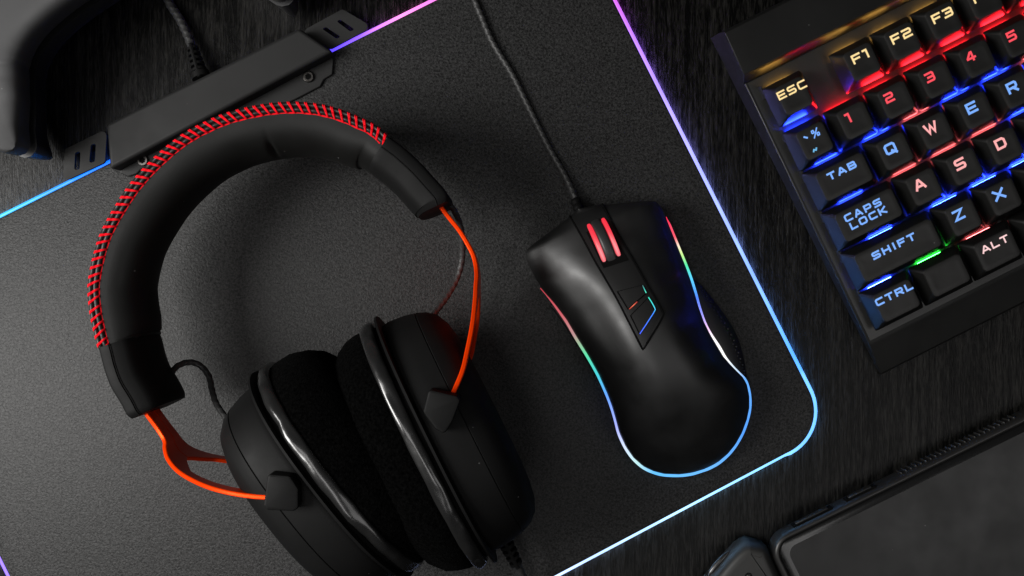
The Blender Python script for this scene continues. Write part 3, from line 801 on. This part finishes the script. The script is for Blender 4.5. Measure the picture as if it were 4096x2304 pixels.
# stroke lettering, wide squared capitals
GL = {
 'E': (1.25, [[(1,1),(0,1),(0,0),(1,0)], [(0,.5),(.9,.5)]]),
 'S': (1.25, [[(1,1),(.12,1),(0,.88),(0,.62),(.12,.5),(.88,.5),(1,.38),(1,.12),(.88,0),(0,0)]]),
 'C': (1.25, [[(1,1),(.15,1),(0,.85),(0,.15),(.15,0),(1,0)]]),
 'F': (1.15, [[(1,1),(0,1),(0,0)], [(0,.47),(.85,.47)]]),
 '1': (0.6, [[(0,1),(.8,1),(.8,0)]]),
 '2': (1.2, [[(0,1),(.88,1),(1,.88),(1,.62),(.88,.5),(.12,.5),(0,.38),(0,0),(1,0)]]),
 '3': (1.2, [[(0,1),(.88,1),(1,.88),(1,.6),(.9,.5),(1,.4),(1,.12),(.88,0),(0,0)], [(.25,.5),(.9,.5)]]),
 '4': (1.25, [[(.72,0),(.72,1),(.55,1),(0,.34),(0,.27),(1,.27)]]),
 '5': (1.2, [[(1,1),(0,1),(0,.55),(.88,.55),(1,.43),(1,.12),(.88,0),(0,0)]]),
 '6': (1.2, [[(1,1),(.12,1),(0,.88),(0,.12),(.12,0),(.88,0),(1,.12),(1,.43),(.88,.55),(0,.55)]]),
 'Q': (1.35, [[(.5,0),(.15,0),(0,.15),(0,.85),(.15,1),(.85,1),(1,.85),(1,.15),(.85,0),(.5,0)], [(.62,.22),(1.0,-.12)]]),
 'W': (1.6, [[(0,1),(.26,0),(.5,.85),(.74,0),(1,1)]]),
 'R': (1.25, [[(0,0),(0,1),(.88,1),(1,.88),(1,.54),(.88,.42),(0,.42)], [(.55,.42),(.98,0)]]),
 'T': (1.2, [[(0,1),(1,1)], [(.5,1),(.5,0)]]),
 'A': (1.3, [[(0,0),(.44,1),(.56,1),(1,0)], [(.2,.27),(.8,.27)]]),
 'B': (1.25, [[(0,.5),(0,1),(.85,1),(.95,.9),(.95,.6),(.87,.5),(0,.5),(0,0),(.88,0),(1,.12),(1,.4),(.87,.5)]]),
 'D': (1.25, [[(0,.5),(0,1),(.8,1),(1,.82),(1,.18),(.8,0),(0,0),(0,.5)]]),
 'X': (1.3, [[(0,0),(1,1)], [(0,1),(1,0)]]),
 'Z': (1.2, [[(0,1),(1,1),(0,0),(1,0)]]),
 'P': (1.2, [[(0,0),(0,1),(.88,1),(1,.88),(1,.5),(.88,.38),(0,.38)]]),
 'L': (1.1, [[(0,1),(0,0),(1,0)]]),
 'O': (1.3, [[(.5,0),(.15,0),(0,.15),(0,.85),(.15,1),(.85,1),(1,.85),(1,.15),(.85,0),(.5,0)]]),
 'K': (1.25, [[(0,1),(0,0)], [(1,1),(.25,.5),(1,0)], [(0,.5),(.3,.5)]]),
 'H': (1.25, [[(0,1),(0,0)], [(1,1),(1,0)], [(0,.5),(1,.5)]]),
 'I': (0.3, [[(.5,1),(.5,0)]]),
 'V': (1.3, [[(0,1),(.5,0),(1,1)]]), 'G': (1.25, [[(1,1),(.15,1),(0,.85),(0,.15),(.15,0),(1,0),(1,.5),(.5,.5)]]),
 '%': (1.25, [[(.05,-.1),(.95,1.1)], [(0,.72),(.05,1),(.3,1),(.35,.72),(.3,.62),(.05,.62),(0,.72)], [(.65,.28),(.7,.4),(.95,.4),(1,.28),(.95,0),(.7,0),(.65,.28)]]),
 '`': (0.5, [[(0,.75),(1,.4)]]), '~': (0.9, [[(0,.3),(.25,.6),(.75,.35),(1,.65)]]),
}
def stroke(pts, th, z):
    """mitred ribbon along pts, square ends"""
    pts = [Vector((x, y, 0)) for x, y in pts]; n = len(pts); h = th / 2
    if (pts[0] - pts[-1]).length > 1e-6 or n < 4:
        pts[0] = pts[0] + (pts[0] - pts[1]).normalized() * h; pts[-1] = pts[-1] + (pts[-1] - pts[-2]).normalized() * h
        closed = False
    else: closed = True
    V = []; F = []
    for i in range(n):
        if closed and i in (0, n - 1): d0 = (pts[-1] - pts[-2]).normalized(); d1 = (pts[1] - pts[0]).normalized()
        else:
            d0 = (pts[i] - pts[i-1]).normalized() if i > 0 else (pts[1] - pts[0]).normalized()
            d1 = (pts[i+1] - pts[i]).normalized() if i < n - 1 else d0
        n0 = Vector((-d0.y, d0.x, 0)); n1 = Vector((-d1.y, d1.x, 0)); m = (n0 + n1)
        m = m.normalized() if m.length > 1e-4 else n0
        k = h / max(0.45, m.dot(n0))
        V += [pts[i] + m * k + Vector((0, 0, z)), pts[i] - m * k + Vector((0, 0, z))]
        if i: F.append((2*i-2, 2*i-1, 2*i+1, 2*i))
    return V, F
def text_mesh(s, cx, cy, h, wide, th, z):
    """centred text; h cap height, wide horizontal stretch, th stroke"""
    gap = th * 1.25; total = 0
    for ch in s: total += GL[ch][0] * h * wide * 0.8 + th + gap
    x = cx - (total - gap) / 2; parts = []; q = 0
    for ch in s:
        wd, st = GL[ch]; w_ = wd * h * wide * 0.8
        for pl in st:
            parts.append(stroke([(x + th / 2 + u * w_, cy - h / 2 + th / 2 + v * (h - th)) for u, v in pl], th, z + 0.012 * q)); q += 1
        x += w_ + th + gap
    return join(*parts)

def keycap_mesh(wu):
    hw = (19.05 * wu - 0.85) / 2; hd = 9.1; tw = hw - 3.05; tn, ts = 6.7, 5.7
    H0, H1 = 4.2, KTOP
    def rr(x0, x1, y0, y1, r, z, dish=0.0):
        out = []
        for cx, cy, a0 in ((x1 - r, y1 - r, 0), (x0 + r, y1 - r, 90), (x0 + r, y0 + r, 180), (x1 - r, y0 + r, 270)):
            for k in range(5):
                a = R(a0 + 90 * k / 4); out.append(Vector((cx + r * math.cos(a), cy + r * math.sin(a), z)))
        return out
    rings = [rr(-hw + .9, hw - .9, -hd + .9, hd - .9, 0.6, H0 + 1.2), rr(-hw + .6, hw - .6, -hd + .6, hd - .6, 0.6, H0), rr(-hw, hw, -hd, hd, 0.9, H0),
             rr(-hw + 0.5, hw - 0.5, -hd + .55, hd - .45, 1.0, H0 + 2.2),
             rr(-tw - 0.35, tw + 0.35, -ts - 0.40, tn + 0.3, 1.9, H1 - 0.7), rr(-tw - 0.08, tw + 0.08, -ts - 0.08, tn + 0.08, 1.85, H1 - 0.12), rr(-tw + 0.35, tw - 0.35, -ts + 0.35, tn - 0.35, 1.7, H1 + 0.02),
             rr(-tw + 2.2, tw - 2.2, -ts + 2.2, tn - 2.2, 1.2, H1 - 0.12), rr(-tw + 4.2, tw - 4.2, -ts + 4.2, tn - 4.2, .6, H1 - 0.2)]
    return loft(rings, True, True, True)
KEYSIDE = mat('keycap_shaded_side', (0.0045, 0.0045, 0.0043), 0.40, spec=0.30)  # darker than the top: shade on the key sides put into the colour
cap_cache = {}
SWV, SWF = join(box(0, 0, 1.6, 13.6, 13.6, 2.6), box(0, 0, 3.6, 10.5, 10.5, 1.6))
switch_me = None; led_cache = {}
def key(x, y, wu, text, lc, ledc, h=2.9, wide=0.82, th=0.72, tx=0.0, ty=3.2, extra=None):
    global switch_me
    if wu not in cap_cache:
        o = mk('keycap', *keycap_mesh(wu), KEYTOP, kb, local=True, loc=(x, y, 0), sharp=32); cap_cache[wu] = o.data
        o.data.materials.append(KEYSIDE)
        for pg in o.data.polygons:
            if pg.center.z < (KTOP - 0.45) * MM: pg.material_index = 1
    else:
        o = bpy.data.objects.new('keycap', cap_cache[wu]); COL.objects.link(o); o.parent = kb; o.location = Vector((x, y, 0)) * MM
    parts = []
    if text:
        lines = text if isinstance(text, list) else [text]
        for i, s in enumerate(lines):
            parts.append(text_mesh(s, tx + (0.7 * i if len(lines) > 1 else 0), ty - i * (h + 0.75), h, wide, th, KTOP + 0.06))
        mk('legend', *join(*parts), LEGM[lc], o, local=True)
    if extra:
        for (s, ex, ey, eh, ew, et, ec) in extra: mk('legend', *text_mesh(s, ex, ey, eh, ew, et, KTOP + 0.06), LEGM[ec], o, local=True)
    # switch under the cap and its lamp at the rear edge
    if switch_me is None:
        s = mk('switch', SWV, SWF, BLACK, kb, local=True, loc=(x, y, 0)); switch_me = s.data
    else:
        s = bpy.data.objects.new('switch', switch_me); COL.objects.link(s); s.parent = kb; s.location = Vector((x, y, 0)) * MM
    if ledc:
        if ledc not in led_cache:
            l = mk('led', *box(0, 7.85, 1.5, 11.0, 1.4, 1.2), LEDM[ledc], kb, local=True, loc=(x, y, 0)); led_cache[ledc] = l.data
        else:
            l = bpy.data.objects.new('led', led_cache[ledc]); COL.objects.link(l); l.parent = kb; l.location = Vector((x, y, 0)) * MM
U = 19.05
FR = 20.6
for i in range(6):     # added wall at each row's end, keeps lamp light off the mouse
    yy = FR if i == 0 else -U * (i - 1)
    mk('added_light_baffle', *box(-8.4, yy + 7.6, 2.3, 0.8, 5.6, 4.4), BLACK, kb, local=True)
key(0.3, FR, 1, 'ESC', 'Y', 'Y', 3.5, 0.86, 0.74, 0.0, 3.3)
for i, t in enumerate(('F1', 'F2', 'F3', 'F4', 'F5')): key(31.9 + U * i, FR, 1, t, 'Y', 'Y', 3.9, 0.90, 0.84, 0.2, 2.9)
key(0, 0, 1, None, 'B', 'B', extra=[('%', 1.6, 3.4, 3.3, 0.85, 0.55, 'B'), ('`', -2.9, 3.4, 2.8, 0.8, 0.75, 'B'), ('~', -1.6, -2.8, 2.8, 0.8, 0.65, 'C')])
for i in range(1, 7): key(U * i, 0, 1, str(i), 'R', 'R', 4.2, 0.78, 0.90, -2.4, 2.8)
key(0.25 * U, -U, 1.5, 'TAB', 'B', 'B', 3.2, 0.9, 0.82, 0.0, 3.4)
for i, (t, c) in enumerate((('Q', 'B'), ('W', 'P'), ('E', 'B'), ('R', 'B'), ('T', 'P'))): key((1.5 + i) * U, -U, 1, t, c, c, 4.7, 0.80, 1.02, -1.5, 2.5)
key(0.375 * U, -2 * U, 1.75, ['CAPS', 'LOCK'], 'B', 'B', 3.2, 0.86, 0.78, -1.5, 3.5)
for i, (t, c) in enumerate((('A', 'P'), ('S', 'P'), ('D', 'P'), ('F', 'B'), ('G', 'B'))): key((1.75 + i) * U, -2 * U, 1, t, c, c, 4.7, 0.80, 1.02, -1.5, 2.5)
key(0.625 * U, -3 * U, 2.25, 'SHIFT', 'B', 'B', 3.2, 0.9, 0.82, -1.0, 3.0)
for i, (t, c) in enumerate((('Z', 'B'), ('X', 'B'), ('C', 'B'), ('V', 'P'))): key((2.25 + i) * U, -3 * U, 1, t, c, c, 4.7, 0.84, 1.02, -1.5, 2.5)
key(0.125 * U, -4 * U, 1.25, 'CTRL', 'B', 'B', 3.2, 0.9, 0.8, 0.0, 3.6)
key(1.375 * U, -4 * U, 1.25, None, 'B', 'G')
key(2.625 * U, -4 * U, 1.25, 'ALT', 'W', 'W', 3.2, 0.95, 0.7, 0.0, 3.4)
key(6.375 * U, -4 * U, 6.25, None, 'B', 'W')

# ------------------------------------------------------------------ phone
ph = thing('phone', 'dark smartphone in a black ribbed case lying face up on the wooden table', 'phone', P(3700, 2150, 0))
pu = Vector((math.cos(R(26.2)), math.sin(R(26.2)), 0)); pd = Vector((pu.y, -pu.x, 0))   # along the long side, towards the lower edge
pc = P(3067, 2172, 11)
def pq(a, b, z=0.0): q = pc + pu * a + pd * b; return Vector((q.x, q.y, z))
rect = [pq(0, 0), pq(163, 0), pq(163, 80), pq(0, 80)]
rp = round_poly(rect, 9.5, 10)
V, F = stack(rp, [(0.1, 1.6), (1.2, 0.2), (3.5, -0.6), (7.5, -0.5), (10.2, 0.1), (11.2, 0.7), (11.4, 1.5), (11.0, 2.4), (9.6, 2.8)], True, False)
case = mk('case', V, F, CASE, ph, sharp=60)
ri = offset_poly(rp, 2.75)
mk('bezel', *stack(ri, [(6.0, 0.0), (9.5, 0.0), (9.9, 0.5)]), BEZEL, ph, sharp=50)
scr = round_poly([pq(6.6, 6.4), pq(156, 6.4), pq(156, 73.6), pq(6.6, 73.6)], 4.5, 8)
mk('screen', *stack(scr, [(9.0, 0.0), (9.935, 0.0)]), SCREEN, ph)
mk('highlight_bead', *tube([pq(3.2, 9.5 - 3.0 * math.sin(R(a)) + 2, 10.3) for a in (0, 20, 40, 60)], 0.35, 8), BEZEL, case)
# side keys on dark blocks that paint the shade of their cut-outs
for a0, a1 in ((14.5, 31.5), (40.0, 52.5)):
    mk('key_recess_shade', *join(box(*pq((a0 + a1) / 2, -0.15)[:2], 7.2, a1 - a0 + 2, 1.5, 4.5, R(26.2))), GAP, case)
    mk('side_key', *join(box(*pq((a0 + a1) / 2, -0.8)[:2], 7.6, a1 - a0 - 1.5, 1.5, 2.6, R(26.2))), CASE, case, bevel=0.4)
for i in range(24):
    a = 66.0 + 2.36 * i
    mk('grip_rib', *box(*pq(a, -0.35)[:2], 6.0, 0.8, 1.5, 5.6, R(26.2)), CASE, case, bevel=0.25)

# ------------------------------------------------------------------ fob beside the phone
fb = thing('key_fob', 'small glossy black plastic fob with a round button, beside the phone', 'key fob', P(3000, 2330, 0))
top_ = Z8([(430, 1449), (700, 1130), (900, 930), (1040, 852), (1130, 862), (1365, 945), (1460, 1130), (1600, 1449), (1700, 1700), (1400, 1900), (300, 1900), (200, 1720)])
base_ = spline(Q(top_, 13), 80, True)
V, F = stack(base_, [(0.2, 0.4), (2.0, -1.0), (6.0, -1.1), (9.0, -0.6), (10.8, 0.4), (12.2, 1.4), (12.8, 2.8), (13.0, 4.5)])
fbody = mk('body', V, F, FOB, fb, sharp=70)
sidep = [P(x, y, 7.0) for x, y in Z8([(250, 1500), (330, 1330), (480, 1150), (640, 985)])]
mk('side_ridge', *tube(spline(sidep, 20), lambda t: 1.5 * math.sin(math.pi * min(0.95, max(0.06, t))) ** 0.4, 12), GLOSS, fbody)
bc = P(*Z8([(1022, 1455)])[0], 13)
fbn = mk('button', *cyl(bc, (0, 0, 1), 0.95, 0.8, 0.5, 24), METAL, fb, bevel=0.15)
mk('button_ring', *tube([bc + Vector((1.35 * math.cos(a * .2618), 1.35 * math.sin(a * .2618), 0.05)) for a in range(24)], 0.25, 8, closed=True), GAP, fbn)

# ------------------------------------------------------------------ game controller
gc = thing('game_controller', 'dark grey game controller with a thumbstick, standing out of frame above the control box', 'controller', P(310, -200, 0))
gc['label'] = 'dark grey matte game controller with rounded grips and a thumbstick, on the wooden table'
GA = R(30.4); SG = FPX / (DCAM - 46)
gu = Vector((math.cos(GA), math.sin(GA), 0)); gv = Vector((-gu.y, gu.x, 0))
gm = P(572, 292, 46); gm.z = 0
def gp(p, q): return gm + gu * (p / SG) + gv * (q / SG)
half = [(-616, 22, 14), (-620, 34, 44), (-626, 62, 68), (-628, 100, 90), (-622, 150, 120), (-608, 210, 152), (-580, 300, 182), (-535, 390, 200), (-460, 465, 205), (-350, 515, 198), (-220, 540, 188), (-100, 550, 182), (0, 553, 180)]
sp = half + [(-p, q, w_) for p, q, w_ in reversed(half[:-1])]
ctr = spline([gp(p, q) for p, q, _ in sp], 160)
tabw = [(i / (len(sp) - 1), w_ / SG) for i, (_, _, w_) in enumerate(sp)]
# width follows the nearest control station
def station(pt):
    best = min(range(len(sp)), key=lambda i: (gp(sp[i][0], sp[i][1]) - pt).length)
    cand = []
    for i in (best - 1, best):
        if 0 <= i < len(sp) - 1:
            a = gp(sp[i][0], sp[i][1]); b = gp(sp[i+1][0], sp[i+1][1]); f = max(0, min(1, (pt - a).dot(b - a) / (b - a).length_squared))
            cand.append(((a.lerp(b, f) - pt).length, sp[i][2] + (sp[i+1][2] - sp[i][2]) * f))
    return min(cand)[1] / SG
N = len(ctr)
def grings(lo, hi, grow=0.0, nseg=44):
    out = []
    for i, p in enumerate(ctr):
        t = (ctr[min(N-1, i+1)] - ctr[max(0, i-1)]).normalized(); nn = Vector((t.y, -t.x, 0))
        w_ = station(p) + grow
        f = min(i, N - 1 - i) / (N / 2); rise = min(1, f / 0.35)
        zc = 24 + 5 * rise; hh = (17 + 6 * rise); hl = 17 + 7 * rise
        ring = []
        for k in range(nseg + 1):
            a = lo + (hi - lo) * k / nseg
            ca = math.copysign(abs(math.cos(a)) ** 0.30, math.cos(a)); sa = math.copysign(abs(math.sin(a)) ** 0.40, math.sin(a))
            tp = (0.74 + 0.26 * sa) if sa > 0 else (0.74 + 0.24 * sa)      # sides fall inwards below the face
            ring.append(p + nn * (ca * w_ * tp) + Vector((0, 0, zc + (hh if sa > 0 else hl) * sa)))
        out.append(ring)
    return out
def capped(rings):
    c0 = sum(rings[0], Vector()) / len(rings[0]); c1 = sum(rings[-1], Vector()) / len(rings[-1])
    a = [c0.lerp(v, 0.02) for v in rings[0]]; b = [c1.lerp(v, 0.02) for v in rings[-1]]
    return [a] + rings + [b]
mk('front_shell', *loft(capped(grings(0.06, math.pi - 0.06)), True), CTRLTOP, gc, sharp=60)
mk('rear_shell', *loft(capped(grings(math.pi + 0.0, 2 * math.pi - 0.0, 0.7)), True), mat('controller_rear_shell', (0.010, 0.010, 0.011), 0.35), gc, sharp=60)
sc_ = P(110, -125, 53)
st = mk('thumbstick', *join(cyl(sc_ + Vector((0, 0, -4)), (0, 0, 1), 4.5, 4.0, 12, 24), cyl(sc_ + Vector((0, 0, 8)), (0, 0, 1), 8.0, 8.6, 2.2, 32)), RUBBER, gc, bevel=0.5)
mk('stick_well', *tube([sc_ + Vector((10.5 * math.cos(a * .1745), 10.5 * math.sin(a * .1745), -1.2)) for a in range(36)], 1.2, 10, closed=True), BLACK, st)
mk('stick_base', *cyl(sc_ + Vector((0, 0, -1.9)), (0, 0, 1), 10.3, 10.3, 1.0, 36), GAP, st)
